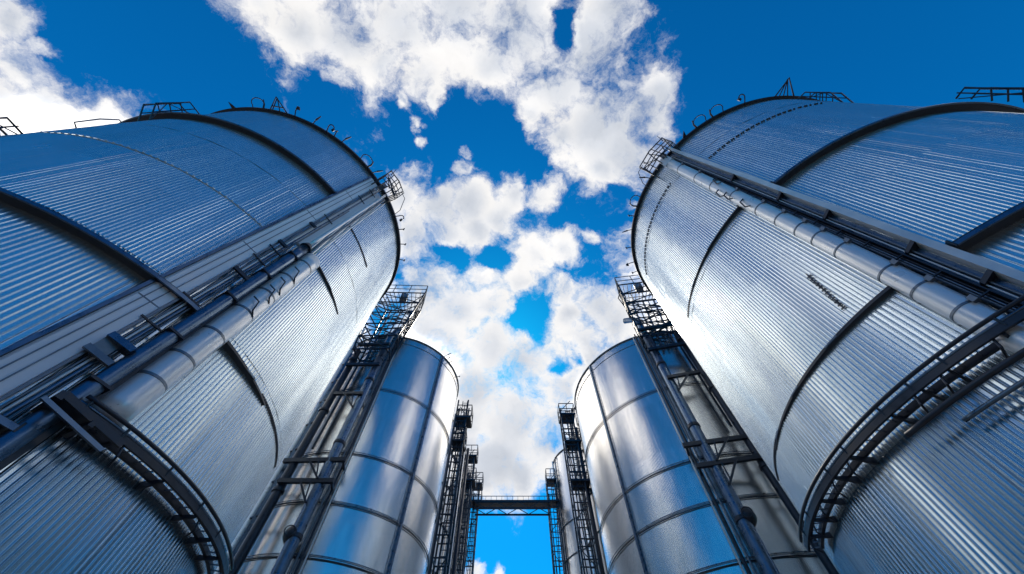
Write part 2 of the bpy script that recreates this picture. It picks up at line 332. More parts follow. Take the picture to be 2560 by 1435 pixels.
def top_basket(t, phi0, phi1, z0, z1, dr0, dr1, seed):
    """cage round the head of the riser, at the eave"""
    rnd = random.Random(seed)
    e = t.add('head_cage', MB().tube([t.p(phi0, dr0, z1), t.p(phi0, dr1, z1), t.p((phi0 + phi1) / 2, dr1 + .05, z1), t.p(phi1, dr1, z1), t.p(phi1, dr0, z1)], 0.03, 6), DARK, 40)
    for f in (0.0, 0.33, 0.66):
        z = z0 + (z1 - z0) * f
        t.add('cage_hoop', MB().tube([t.p(phi0, dr0, z), t.p(phi0, dr1 - .06, z), t.p((phi0 + phi1) / 2, dr1, z), t.p(phi1, dr1 - .06, z), t.p(phi1, dr0, z)], 0.024, 6), DARK, 40, e)
    for i in range(6):
        ph = phi0 + (phi1 - phi0) * i / 5
        t.add('cage_bar', MB().tube([t.p(ph, dr1 - 0.25, z0 - 0.15), t.p(ph, dr1 - 0.02, z0 + .1), t.p(ph + rnd.uniform(-.6, .6), dr1, z1 + rnd.uniform(-.05, .12))], 0.020, 6), DARK, 40, e)
    for i in range(5):
        a = t.p(rnd.uniform(phi0, phi1), dr1 - rnd.uniform(0, .2), z0 + rnd.uniform(0, .3)); b = t.p(rnd.uniform(phi0, phi1), dr1 - rnd.uniform(0, .2), z1 - rnd.uniform(0, .4))
        t.add('diagonal_brace', MB().bar(a, b, 0.04, 0.02), DARK, False, e)
    t.add('junction_box', MB().box(t.p((phi0 + phi1) / 2 - 1.5, dr1 * 0.45, z0 + 0.35), 0.22, 0.20, 0.3), STEEL, False, e)
    t.add('cable', MB().tube([t.p(phi1 - 1, dr1, z1 - .2), t.p(phi1 + 2, dr1 + .12, z1 - .5), t.p(phi1 + 4.5, dr1 + .02, z0 - .2), t.p(phi1 + 5.5, dr1 - .3, z0 - .5)], 0.014, 6), DARK, 40, e)
    t.add('whip_aerial', MB().tube([t.p(phi0 + 1, dr1, z1 - .3), t.p(phi0 + .4, dr1 + .10, z1 + .35)], [0.02, 0.008], 6), DARK, 40, e)

def catwalk(t, phi0, phi1, z, w, step=7.5, name='catwalk', low=None):
    rnd = random.Random(int(phi1 * 7))
    e = t.add(name, t.arc(phi0, phi1, [(w, z - 0.04), (w + .04, z - 0.04), (w + .04, z + 0.05), (w, z + 0.05)]), DARK, 30)
    n = int((phi1 - phi0) / 2.4)
    for i in range(n + 1):
        ph = phi0 + (phi1 - phi0) * i / n
        t.add('deck_slat', MB().bar(t.p(ph, 0.12, z), t.p(ph, w, z), 0.012, 0.02), STEEL, False, e)
    t.add('edge_pipe', t.arc_tube(phi0, phi1, w + 0.02, z + 0.075, 0.022), PIPE, True, e)
    t.add('inner_beam', t.arc(phi0, phi1, [(0.10, z - 0.04), (0.16, z - 0.04), (0.16, z + 0.04), (0.10, z + 0.04)]), DARK, 30, e)
    t.add('hand_rail', t.arc_tube(phi0, phi1, w + 0.05, z + 0.15, 0.028), DARK, True, e)
    t.add('inner_rail', t.arc_tube(phi0 + 4, phi1 - 2, 0.30, z + 0.01, 0.022), DARK, True, e)
    if low: t.add('lower_rail', t.arc_tube(phi0, low, 0.34, z - 0.32, 0.04), DARK, True, e); t.add('lower_rail', t.arc_tube(phi0, low - 6, 0.22, z - 0.50, 0.03), PIPE, True, e)
    ph = phi0 + 1
    while ph <= phi1:
        if rnd.random() < .8: t.add('rail_post', MB().tube([t.p(ph, w + .03, z), t.p(ph, w + .05, z + 0.15)], 0.018, 6), DARK, 40, e)
        q = ph + rnd.uniform(-1, 1); h = rnd.uniform(.04, .10)
        t.add('bracket', MB().grid([[t.p(q + s, 0.0, z - .02), t.p(q + s, w, z - .02), t.p(q + s, w, z - .06), t.p(q + s, 0.0, z - .06 - h)] for s in (-.2, .2)], True, True), DARK, False, e)
        if rnd.random() < .5: t.add('hanger', MB().tube([t.p(q + 1.2, .34, z - .02), t.p(q + 1.6, .36, z - .16), t.p(q + 2.4, .22, z - .24)], 0.016, 6), DARK, 40, e)
        ph += step * rnd.uniform(.7, 1.25)
    return e

def strap(t, phi0, phi1, z, bolts=1.2, mat=None, name='lap_strap', hgt=0.05):
    mb = t.arc(phi0, phi1, [(0.010, z), (0.020, z), (0.020, z + hgt), (0.010, z + hgt)])
    ph = phi0
    while ph < phi1:
        mb.box(t.p(ph, 0.026, z + hgt / 2), 0.03, 0.03, 0.03); ph += bolts
    return t.add(name, mb, mat or STEEL, 30)

def band(t, a0, a1, z, d, h, tp):
    """stiffener beam with a lower flange, an end plate and splice plates bolted on"""
    r = t.ring('stiffener_ring', a0, a1, z, d, h, taper=bool(tp))
    if not tp:
        t.add('lower_flange', t.arc(a0, a1, [(d - .005, z - 0.03), (d + .03, z - 0.03), (d + .03, z + 0.04), (d - .005, z + .04)]), PIPE, 30, r)
    e = a0 if tp else a1
    t.add('end_plate', MB().grid([[t.p(e + s, 0.0, z - .07), t.p(e + s, d + .05, z - .04), t.p(e + s, d + .05, z + h * .7), t.p(e + s, 0.0, z + h + .05)] for s in (-.12, .12)], True, True), DARK, False, r)
    q = a0 + 14 if tp else a1 - 15
    while a0 < q < a1 and q > -70:
        f = (q - a0) / (a1 - a0) if tp else 0
        t.add('splice_plate', MB().grid([[t.p(q + s, d * (1 - .72 * f) - .005, z + .015), t.p(q + s, d * (1 - .72 * f) + .012, z + .015), t.p(q + s, d * (1 - .72 * f) + .012, z + h * .40), t.p(q + s, d * (1 - .72 * f) - .005, z + h * .40)] for s in (-1.6, 1.6)], True, True), PIPE, False, r)
        q += 14 if tp else -15
    return r
# ================================================================ big tank on the left
def big_left():
    t = Tank('storage_tank', -10.277, 5.983, 5.0, 17.55, 1, 'big corrugated tank on the left, pale cover plate and dark pipe up its face', group='corrugated metal tanks along the aisle')
    H = t.h
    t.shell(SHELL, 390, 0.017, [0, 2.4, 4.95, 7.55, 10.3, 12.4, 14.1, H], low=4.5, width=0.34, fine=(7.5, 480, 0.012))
    t.ring('eave_ring', -180, 180, H - 0.02, 0.13, 0.20)
    # stiffener beams: deep on the outer flank, thin on the aisle flank
    for a0, a1, z, d, h, tp in ((-150, -2.0, 13.96, 0.16, 0.14, 0), (-150, 3.4, 7.28, 0.19, 0.15, 0), (6.6, 30, 7.26, 0.19, 0.13, 1), (-150, 1.6, 4.56, 0.27, 0.12, 0), (7.0, 32, 11.0, 0.09, 0.09, 1)):
        band(t, a0, a1, z, d, h, tp)
    for a0, a1, z in ((10.3, 29, 13.66), (27.5, 56, 7.32)):
        strap(t, a0, a1, z, 0.9, DARK, 'lap_strap', 0.07)
    strap(t, -60, -3, 10.35, 1.7, SHELL)
    k = 0.62
    # pale cover plate with folded edges
    t.add('cover_plate', t.vsweep([(-0.40, 0.0), (-0.40, 0.10), (-0.36, 0.125), (-0.02, 0.125), (0.0, 0.10), (0.0, 0.0)], 0.6, k, 2.0, 17.2), PLATE)
    for z in (4.3, 6.9, 9.4, 12.1, 14.7):
        f = 0.6 + k * (z - 9.7); t.add('plate_joint', t.vsweep(rect(-0.365, -0.02, 0.12, 0.129), f, 0, z - .012, z + .012, zr=0, n=2), STEEL)
    t.add('folded_edge', t.vsweep(rect(-0.46, -0.405, 0.0, 0.15), 0.6, k, 2.0, 17.2), PIPE)
    t.add('folded_edge', t.vsweep(rect(-0.005, 0.03, 0.0, 0.16), 0.6, k, 2.0, 17.2), STEEL)
    for q in (-0.28, -0.16): t.add('fold_line', t.vsweep(rect(q - .008, q + .008, 0.12, 0.137), 0.6, k, 2.0, 17.1), STEEL)
    t.add('upper_pipe', t.vtube(5.6, 0.20, k, 10.9, 17.2, 0.05), DUCT, True); t.add('upper_pipe', t.vtube(7.2, 0.16, k, 10.95, 17.0, 0.035), STEEL, True); t.add('upper_pipe', t.vtube(8.6, 0.14, k, 11.0, 16.9, 0.028), WHITE, True)
    t.add('side_plate', t.vsweep([(0.05, 0.0), (0.05, 0.05), (0.40, 0.05), (0.40, 0.0)], 0.8, k, 10.9, 17.0), PLATE)
    for dt, r, m, z0, z1 in ((0.085, 0.016, STEEL, 2, 17.3), (0.13, 0.020, WHITE, 2, 17.1), (0.185, 0.028, PIPE, 2, 17.3), (0.235, 0.015, STEEL, 2, 14.0)):
        t.add('conduit', t.vtube(0.6 + math.degrees(dt / 5), 0.13, k, z0, z1, r), m, True)
    # dark pipe and its backing channel
    p = t.add('pipe', t.vsweep(circ(0.115, 0.0, 0.22), 5.6, k, 2.0, 10.75, n=20), PIPE, True)
    t.add('pipe_cap', MB().tube([t.p(5.6 + k * 1.0, 0.24, 10.72), t.p(5.6 + k * 1.12, 0.24, 10.88)], [0.15, 0.10], 16), DARK, 40, p)
    t.add('backing_channel', t.vsweep(rect(0.10, 0.19, 0.0, 0.16), 5.6, k, 2.0, 10.7), DARK)
    for z in (3.0, 4.2, 5.4, 6.6, 7.9, 9.0, 10.1):
        f = 5.6 + k * (z - 9.7)
        t.add('pipe_clamp', MB().grid([[t.p(f + math.degrees(q / 5), d, z + dz) for q, d in ((-.135, 0), (-.135, .35), (.135, .35), (.135, 0))] for dz in (-.02, .02)], True, True), DARK, False, p)
    # pale segmented duct
    ke = 0.55
    d = t.add('duct', t.vsweep(circ(0.235, 0.0, 0.10), 9.9, ke, 5.15, 10.8, n=20), DUCT, True)
    for z in (5.9, 6.45, 7.15, 7.95, 8.7, 9.5, 10.3):
        f = 9.8 + ke * (z - 9.7)
        t.add('duct_band', t.vsweep(circ(0.243, 0.0, 0.10), f, 0, z - 0.022, z + 0.022, zr=0, n=2), STEEL, 40, d)
    t.add('duct_cap', MB().tube([t.p(9.8 + ke * 1.08, 0.10, 10.78), t.p(9.8 + ke * 1.2, 0.08, 10.95)], [0.22, 0.12], 20), DUCT, 40, d)
    # stand-off brackets and little stays across the riser
    for z, a, b in ((5.75, -2.4, 1.8), (8.6, 0.0, 4.0), (10.2, 0.6, 3.0), (11.7, 1.4, 3.4)):
        e = t.add('bracket', MB().bar(t.p(a, 0.20, z), t.p(b, 0.26, z - 0.06), 0.05, 0.09), STEEL if z < 6 else DARK)
        if z < 6:
            t.add('clamp_plate', MB().bar(t.p(a + .6, 0.20, z + .28), t.p(b + .3, 0.28, z + .22), 0.16, 0.10), PIPE, False, e)
            t.add('clamp_web', MB().bar(t.p(a + 1.6, 0.18, z + .02), t.p(a + 1.7, 0.2, z + .26), 0.22, 0.05), STEEL, False, e)
    for z in (6.6, 7.4, 9.3, 9.9, 12.6, 15.2, 16.3):
        f = 0.6 + k * (z - 9.7)
        t.add('conduit_clip', MB().bar(t.p(f - 0.6, 0.16, z), t.p(f + 3.4, 0.17, z - .02), 0.025, 0.03), DARK)
    for z in (8.2, 8.75, 9.15, 9.75):
        f = 8.0 + ke * (z - 9.7)
        t.add('bent_stay', MB().tube([t.p(f, 0.34, z + .08), t.p(f + 1.3, 0.42, z), t.p(f + 1.9, 0.38, z - .22), t.p(f + 3.2, 0.30, z - .26)], 0.016, 6), DARK, 40)
    # landing at the near end of the catwalk
    e = t.add('landing', MB().bar(t.p(1.2, 0.50, 4.98), t.p(10.5, 0.55, 4.86), 0.05, 0.09), DARK)
    t.add('landing_edge', MB().bar(t.p(0.2, 0.58, 4.80), t.p(9.0, 0.62, 4.66), 0.04, 0.05), PIPE, False, e)
    t.add('landing_beam', MB().bar(t.p(1.2, 0.1, 4.9), t.p(1.2, 0.62, 4.9), 0.08, 0.10), DARK, False, e)
    t.add('landing_beam', MB().bar(t.p(6.0, 0.1, 4.85), t.p(6.0, 0.58, 4.85), 0.06, 0.08), DARK, False, e)
    t.add('landing_plate', MB().grid([[t.p(1.4, .12, 4.93), t.p(5.8, .12, 4.90), t.p(5.8, .5, 4.88), t.p(1.4, .5, 4.92)], [t.p(1.4, .12, 4.95), t.p(5.8, .12, 4.92), t.p(5.8, .5, 4.90), t.p(1.4, .5, 4.94)]], True, True), DARK, False, e)
    catwalk(t, 3.2, 52, 5.0, 0.35)
    # eave fittings
    e = t.add('davit_frame', MB().tube([t.p(-51, 0.05, H + .1), t.p(-48.5, 0.58, H + .25), t.p(-43, 0.05, H + .1)], 0.028, 6), DARK, 40)
    for q in (-50, -46.5): t.add('diagonal_brace', MB().tube([t.p(q, 0.05, H + .1), t.p(-48, 0.56, H + .24)], 0.02, 6), DARK, 40, e)
    t.add('cross_bar', MB().tube([t.p(-50.2, 0.24, H + .16), t.p(-45.5, 0.26, H + .16)], 0.022, 6), DARK, 40, e)
    hook(t, -66, H + .1, 'fin'); hook(t, -56, H + .15, 'loop')
    for a, kd in ((-40, 'lamp'), (-32.5, 'rod'), (-26, 'goose'), (-22.5, 'peg'), (-19, 'rod'), (-6, 'loop'), (-1, 'rod'), (22, 'goose'), (29, 'peg'), (37, 'peg'), (46, 'peg')):
        hook(t, a, H + .05, kd)
    top_basket(t, 3.0, 12.5, H - 0.75, H + 0.35, 0.05, 0.75, 3)
    # railings of the stair landings on the outer flank
    side_frame(t, -65, 0.44, 13.4, 15.2, 3, 0.5); side_frame(t, -65, 0.36, 9.5, 10.15, 2, 0.2)
    t.add('grab_bar', MB().tube([t.p(-65, -.02, 11.5), t.p(-65, 0.14, 11.55), t.p(-65, 0.16, 12.2), t.p(-65, 0.10, 12.7), t.p(-65, -.02, 12.75)], 0.018, 6), STEEL, 40)
    return t
def strap_v(t, phi, z0, z1):
    mb = MB().tube([t.p(phi, 0.03, z0), t.p(phi - 1.5, 0.03, z1)], 0.012, 6)
    n = int((z1 - z0) / 0.09)
    for i in range(n):
        q = i / n; f = phi - 1.5 * q; z = z0 + (z1 - z0) * q; mb.bar(t.p(f - .5, 0.028, z), t.p(f + .5, 0.028, z), 0.016, 0.02)
    return mb
big_left()

# ================================================================ big tank on the right
def big_right():
    t = Tank('storage_tank', 10.566, 5.586, 5.0, 17.55, -1, 'big corrugated tank on the right with a bright silver banded duct up its face', group='corrugated metal tanks along the aisle')
    H = t.h
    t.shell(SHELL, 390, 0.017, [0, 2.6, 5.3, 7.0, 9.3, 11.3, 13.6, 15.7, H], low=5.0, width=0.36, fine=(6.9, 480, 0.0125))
    t.ring('eave_ring', -180, 180, H - 0.02, 0.13, 0.20)
    for a0, a1, z, d, h, tp in ((-150, -12.5, 11.10, 0.16, 0.15, 0), (-150, -13.5, 6.82, 0.21, 0.17, 0), (-3, 30, 11.52, 0.10, 0.09, 1), (-3.5, 44, 6.95, 0.10, 0.10, 1)):
        band(t, a0, a1, z, d, h, tp)
    strap(t, 26, 40, 11.52, 0.8, DARK, 'lap_strap', 0.06); strap(t, 38, 58, 6.97, 0.8, DARK, 'lap_strap', 0.06)
    # dotted rows of bolts under the eave
    for a0, a1, z in ((-55, -13, 14.9), (2, 48, 15.9)):
        mb = MB(); a = a0
        while a < a1:
            mb.box(t.p(a, 0.026, z), 0.05, 0.05, 0.03); a += 1.1 + 0.5 * math.sin(a * 3.3)
        t.add('bolt_row', mb, DARK)
    k = 0.22
    c = t.add('channel', t.vsweep([(-0.055, 0.0), (-0.055, 0.20), (0.055, 0.20), (0.055, 0.0)], -11.9, k, 2.0, 17.75), WHITE)
    for z in (3.6, 4.5, 6.2, 7.3, 9.1, 10.6, 12.7):
        f = -11.9 + k * (z - 9.7)
        t.add('channel_bracket', MB().grid([[t.p(f + .5, 0.0, z), t.p(f + .5, 0.20, z), t.p(f + 2.6, 0.12, z - .05), t.p(f + 2.8, 0.0, z - .05)], [t.p(f + .5, 0.0, z + .07), t.p(f + .5, 0.20, z + .07), t.p(f + 2.6, 0.12, z + .02), t.p(f + 2.8, 0.0, z + .02)]], True, True), DARK, False, c)
    t.add('backing_plate', t.vsweep(rect(0.07, 0.30, 0.0, 0.035), -11.9, k, 2.0, 17.5), PIPE)
    for dt, dr, r, m in ((0.16, 0.07, 0.018, STEEL), (0.215, 0.08, 0.012, WHITE), (0.27, 0.07, 0.022, PIPE)):
        t.add('conduit', t.vtube(-11.9 + math.degrees(dt / 5), dr, k, 2.0, 17.3, r), m, True)
    tr = t.add('cable_tray', t.vsweep([(0, 0.0), (0, 0.17), (0.015, 0.17), (0.015, 0.05), (0.135, 0.05), (0.135, 0.17), (0.15, 0.17), (0.15, 0.0)], -8.7, k, 2.0, 17.5), DARK)
    for q in (0.04, 0.075, 0.11):
        t.add('cable', t.vtube(-8.7 + math.degrees(q / 5), 0.085, k, 2.0, 17.4, 0.016), (STEEL, DARK, PIPE)[int(q * 28) % 3], True, tr)
    z = 2.3
    while z < 17.4:
        f = -8.7 + k * (z - 9.7)
        t.add('tray_rung', MB().bar(t.p(f, 0.15, z), t.p(f + 1.72, 0.15, z), 0.025, 0.02), DARK, False, tr); z += 0.62
    ke = 0.05
    d = t.add('duct', t.vsweep(circ(0.17, 0.0, 0.13, 24), -5.2, ke, 2.0, 16.6, n=24), DUCT, True)
    for z in (3.2, 4.3, 5.1, 5.97, 6.56, 7.13, 8.09, 8.7, 9.22, 9.9, 10.68, 11.9, 13.1, 14.2, 15.6):
        f = -5.2 + ke * (z - 9.7)
        b = t.add('duct_band', t.vsweep(circ(0.178, 0.0, 0.13, 24), f, 0, z - 0.018, z + 0.018, zr=0, n=2), STEEL, 40, d)
        t.add('band_lug', MB().box(t.p(f - 1.7, 0.27, z), 0.07, 0.07, 0.10), STEEL, False, b)
    t.add('duct_head', t.vsweep(rect(-0.17, 0.17, 0.0, 0.30), -5.2, ke, 16.6, 17.4, n=2), DUCT, False, d)
    for z, a in ((13.0, -7.0), (12.4, -4.2), (11.2, -5.0), (12.0, -4.6)):
        t.add('bent_stay', MB().tube([t.p(a, 0.31, z + .12), t.p(a + 1.1, 0.36, z + .04), t.p(a + 1.5, 0.33, z - .22), t.p(a + .7, 0.33, z - .34)], 0.02, 6), DARK, 40)
    t.add('seam_clips', strap_v(t, 4.0, 7.3, 8.4), DARK)
    catwalk(t, -16, 53, 5.42, 0.35, low=13)
    e = t.add('davit_frame', MB().tube([t.p(-57, 0.05, H + .1), t.p(-62, 0.72, H + .25), t.p(-66, 0.05, H + .1)], 0.03, 6), DARK, 40)
    for q in (-59, -61, -63): t.add('diagonal_brace', MB().tube([t.p(q, 0.05, H + .1), t.p(-61.5, 0.68, H + .24)], 0.02, 6), DARK, 40, e)
    side_frame(t, -65, 0.28, 14.9, 16.8, 4, 0.7)
    for a, kd in ((-44.5, 'goose'), (-33, 'loop'), (-25.5, 'loop'), (-17, 'fin'), (4.5, 'rod'), (17, 'loop'), (24, 'peg'), (31, 'rod'), (41, 'peg'), (50, 'lamp'), (56, 'peg')):
        hook(t, a, H + .05, kd)
    top_basket(t, -11.5, 2.5, H - 0.60, H + 0.45, 0.05, 0.62, 5)
    side_frame(t, -64, 0.50, 7.8, 11.45, 6, 0.15, low=0.24)
    return t
big_right()

# ================================================================ the smoother pair farther down the aisle
def mid_tank(x, y, r, h, side, label, rings, seam, sl):
    t = Tank('storage_tank', x, y, r, h, side, label, group='corrugated metal tanks along the aisle')
    t.shell(SHELL_FINE, int(r * 110), 0.0018, [0] + [z + 0.06 for z in rings[::-1]] + [h], sine=True)
    t.ring('eave_ring', -180, 180, h - 0.02, 0.07, 0.10, STEEL)
    strap(t, -90, 90, h - 0.55, 2.0, STEEL, 'lap_strap', 0.03)
    for i, z in enumerate(rings):
        e = t.add('hoop_band', t.arc_tube(-95, 95, 0.05, z + 0.10, 0.016), PIPE, True)
        t.add('lower_hoop', t.arc_tube(-95, 95, 0.05, z, 0.020), DARK, True, e)
    e = t.add('seam_ladder', t.vsweep(rect(-0.05, 0.05, 0.0, 0.07), seam, 0, 0, h - .05), PIPE)
    t.add('side_rail', t.vtube(seam + math.degrees(sl * 0.13 / r), 0.05, 0, 0, h - .1, 0.018), STEEL, True, e)
    z = 4.5
    while z < h - .3: t.add('rung', MB().bar(t.p(seam, 0.05, z), t.p(seam + math.degrees(sl * 0.13 / r), 0.05, z), 0.02, 0.02), STEEL, False, e); z += 0.22
    return t
ML = mid_tank(-7.57, 17.66, 3.94, 20.0, 1, 'smooth mirror-bright tank on the left, second in the row behind the big corrugated one', [15.6, 11.85, 9.75, 7.95, 5.9], 30.0, -1)
hook(ML, 31, 20.05, 'rod'); hook(ML, 35, 20.05, 'peg', s=.7); hook(ML, 39, 20.05, 'peg', s=.6); hook(ML, 58, 20.05, 'peg', s=.5)
MR = mid_tank(9.055, 17.44, 5.01, 18.72, -1, 'smooth mirror-bright tank on the right, second in the row behind the big corrugated one', [14.6, 10.85, 9.2, 7.4, 5.4], 33.0, -1)

# ================================================================ riser towers standing against the smooth tanks
def lattice(root, base, top, n, r=0.045, mat=None, seed=1, clutter=6):
    """four posts leaning from base[] to top[] with frames and diagonals between"""
    mat = mat or DARK; rnd = random.Random(seed)
    base = [Vector(q) for q in base]; top = [Vector(q) for q in top]
    at = lambda i, f: base[i] + (top[i] - base[i]) * f
    for i in range(4): MB().bar(at(i, 0), at(i, 1), r * 2).build('post', mat, root)
    for j in range(n + 1):
        f = j / n; mb = MB()
        for i in range(4): mb.bar(at(i, f), at((i + 1) % 4, f), r * 1.3)
        mb.build('frame', mat, root)
    for j in range(n):
        for i in range(4):
            MB().bar(at(i, j / n), at((i + 1) % 4, (j + 1) / n), r).build('diagonal_brace', mat, root)
    for j in range(clutter):
        i = rnd.randrange(4); f = rnd.random() * .9; k = (i + rnd.choice((1, 2))) % 4; a = at(i, f); b = at(k, f + .1 * rnd.random()); m = (a + b) / 2 + Vector((rnd.uniform(-.3, .3), rnd.uniform(-.3, .3), rnd.uniform(-.3, .4)))
        MB().tube([a, (a + m) / 2 + Vector((0, 0, .1)), m, (m + b) / 2 - Vector((0, 0, .12)), b], r * rnd.uniform(.4, .9), 6).build('cable', mat, root)

def riser(T, main, outer, label, seed, head, side):
    """pipes on stand-off arms up the tank wall, with a lattice head above the roof"""
    H = T.h
    root = empty('pipe_riser', T.o.location, T.o.rotation_euler[2], label, 'pipe tower', 'pipe risers against the smooth tanks')
    P = T.p; add = lambda n, mb, m, s=False, parent=None: mb.build(n, m, parent or root, s)
    zt = head[0] + 0.4
    mp = add('main_pipe', MB().tube([P(main, 0.55, z) for z in (0, 5, 10, 15, zt)], 0.21, 16), PIPE, True)
    for z in (4.2, 8.3, 11.9, 15.6, 18.0):
        add('flange', MB().tube([P(main, 0.55, z - .06), P(main, 0.55, z + .06)], 0.245, 16), DARK, 40, mp)
    v = add('valve', MB().tube([P(main - 1.5, 0.55, 8.35 + q * .1) for q in range(-3, 4)], [0.10, 0.20, 0.26, 0.28, 0.26, 0.20, 0.10], 16), DARK, 40)
    add('valve_wheel', MB().tube([P(main - 1.5, 0.85, 8.35) + Vector((0, .16 * math.cos(a), .16 * math.sin(a))) for a in (q * math.pi / 8 for q in range(17))], 0.02, 6), DARK, True, v)
    add('conduit', MB().tube([P(main + 3.6, 0.30, z) for z in (0, 6, 12, H)], 0.035, 8), STEEL, True)
    add('conduit', MB().tube([P(main + 5.2, 0.22, z) for z in (0, 6, 12, H)], 0.05, 8), DARK, True)
    add('conduit', MB().tube([P(main + 6.6, 0.12, z) for z in (0, 6, 12, H)], 0.03, 8), WHITE, True)
    op = add('outer_pipe', MB().tube([P(outer, 0.62, z) for z in (0, 5, 10, 15, zt)], 0.17, 16), DARK, True)
    for z in (6.1, 9.9, 13.7, 17.2): add('flange', MB().tube([P(outer, 0.62, z - .05), P(outer, 0.62, z + .05)], 0.22, 16), DARK, 40, op)
    add('channel', MB().bar(P(outer - 5.5, 0.5, 0), P(outer - 5.5, 0.5, zt), 0.20, 0.16), PIPE)
    add('pale_pipe', MB().tube([P(outer - 10, 0.45, z) for z in (0, 6, 12, H + .6)], 0.13, 12), DUCT, True)
    add('conduit', MB().tube([P(outer - 15, 0.45, z) for z in (0, 6, 12, H + .2)], 0.06, 10), STEEL, True)
    z = 6.4
    while z < H:
        add('stay', MB().bar(P(outer - 15, 0.5, z), P(outer + 2, 0.7, z), 0.06, 0.06), DARK); z += 1.35
    # stand-off arms with knee braces
    for z, a, b in ((11.05, outer - 4, main + 7.5), (10.15, outer, main + 6.5), (14.5, outer + 3, main + 1), (16.6, outer, main + 3), (18.3, outer, main + 3)):
        e = add('support_arm', MB().bar(P(a, 0.85, z), P(b, 0.80, z), 0.13, 0.16), DARK)
        if z < 15:
            add('knee_brace', MB().bar(P((a + b) / 2 - 2, 0.85, z - .05), P(main - 1, 0.8, z - .85), 0.07), DARK, False, e)
            add('knee_brace', MB().bar(P((a + b) / 2 + 3, 0.85, z - .05), P(main - 2, 0.8, z - .75), 0.05), DARK, False, e)
            add('foot', MB().bar(P(b - 1, 0.0, z), P(b - 1, 0.80, z), 0.08), DARK, False, e)
    # lattice head
    z0, z1, a0, a1, b0, b1, d0, d1 = head
    base = [P(a0, d0, z0), P(a1, d0, z0), P(a1, d0 + .9, z0), P(a0, d0 + .9, z0)]
    top = [P(b0, d0, z1), P(b1, d0, z1), P(b1, d1, z1), P(b0, d1, z1)]
    lattice(root, base, top, 5, 0.045, DARK, seed, 26)
    # supports below the lattice
    for q in base[:2]: add('post', MB().bar(Vector((q.x, q.y, 12.0)), q, 0.09), DARK)
    gm = MB()
    for i in range(12):
        q = i / 11; gm.bar(top[0] + (top[1] - top[0]) * q, top[3] + (top[2] - top[3]) * q, 0.03, 0.05)
    dk = add('platform', gm, DARK)
    def railing(loop, h):
        for f in (0.5, 1.0):
            for i in range(4): add('hand_rail', MB().tube([loop[i] + Vector((0, 0, h * f)), loop[(i + 1) % 4] + Vector((0, 0, h * f))], 0.028, 6), DARK, 40, dk)
        for i in range(4):
            for q in (0, .34, .67): 
                w = loop[i] + (loop[(i + 1) % 4] - loop[i]) * q; add('rail_post', MB().tube([w, w + Vector((0, 0, h))], 0.026, 6), DARK, 40, dk)
    railing(top, 1.0)
    c = (top[0] + top[1] + top[2] + top[3]) / 4
    add('drive_housing', MB().box(c + Vector((0, 0, .5)), 0.5, 0.45, 0.5), STEEL)
    add('elbow', MB().tube([P(main, 0.55, zt - .2), P(main, 0.55, zt + 1.2), P(main + 2, 0.5, zt + 1.9), P(main + 7, 0.3, zt + 2.3)], 0.17, 12), PIPE, True)
    for i in range(7):
        q = i / 6; add('head_pipe', MB().tube([base[0] + (base[1] - base[0]) * q + Vector((0, 0, -.4)), top[0] + (top[1] - top[0]) * q * .9], 0.03 + 0.03 * (i % 2), 6), (DARK, PIPE)[i % 2], 40)
    return root
riser(ML, -18.5, -37, 'dark pipe tower with lattice head against the smooth left-hand tank', 11, (17.6, 22.9, -36, -13, -38, -5, 0.2, 1.7), 1)
riser(MR, -9.5, -26, 'dark pipe tower with lattice head against the smooth right-hand tank', 12, (17.4, 22.1, -26, -6, -32, -7, 0.2, 1.6), -1)

# ================================================================ far tanks
def far_tank(x, y, r, h, side, label):
    t = Tank('storage_tank', x, y, r, h, side, label, group='corrugated metal tanks along the aisle')
    t.shell(SHELL_FAR, int(r * 90), 0.003, [0, 5, 9, 12, 14.5, 17, 19.5, h], sine=True)
    t.ring('eave_ring', -180, 180, h - 0.02, 0.08, 0.14, DARK)
    for z in (5, 9, 12, 14.5, 17, 19.5): t.add('hoop_band', t.arc_tube(-95, 95, 0.04, z, 0.05), STEEL, True)
    t.add('down_pipe', t.vtube(70, 0.15, 0, 0, h, 0.10), DUCT, True)
    t.add('conduit', t.vtube(58, 0.10, 0, 0, h, 0.05), DARK, True)
    return t
far_tank(-7.5, 25.93, 3.5, 22.2, 1, 'tank behind the smooth left one, only a pale sliver showing beside a ladder tower')
far_tank(8.56, 26.66, 3.5, 24.6, -1, 'tank behind the smooth right one, only a blue-grey sliver showing beside it')
far_tank(-7.75, 35.1, 3.5, 24.4, 1, 'farthest tank on the left, a narrow pale strip beside the footbridge')
far_tank(7.85, 35.1, 3.5, 26.3, -1, 'farthest tank on the right, pale and streaked above the footbridge end')

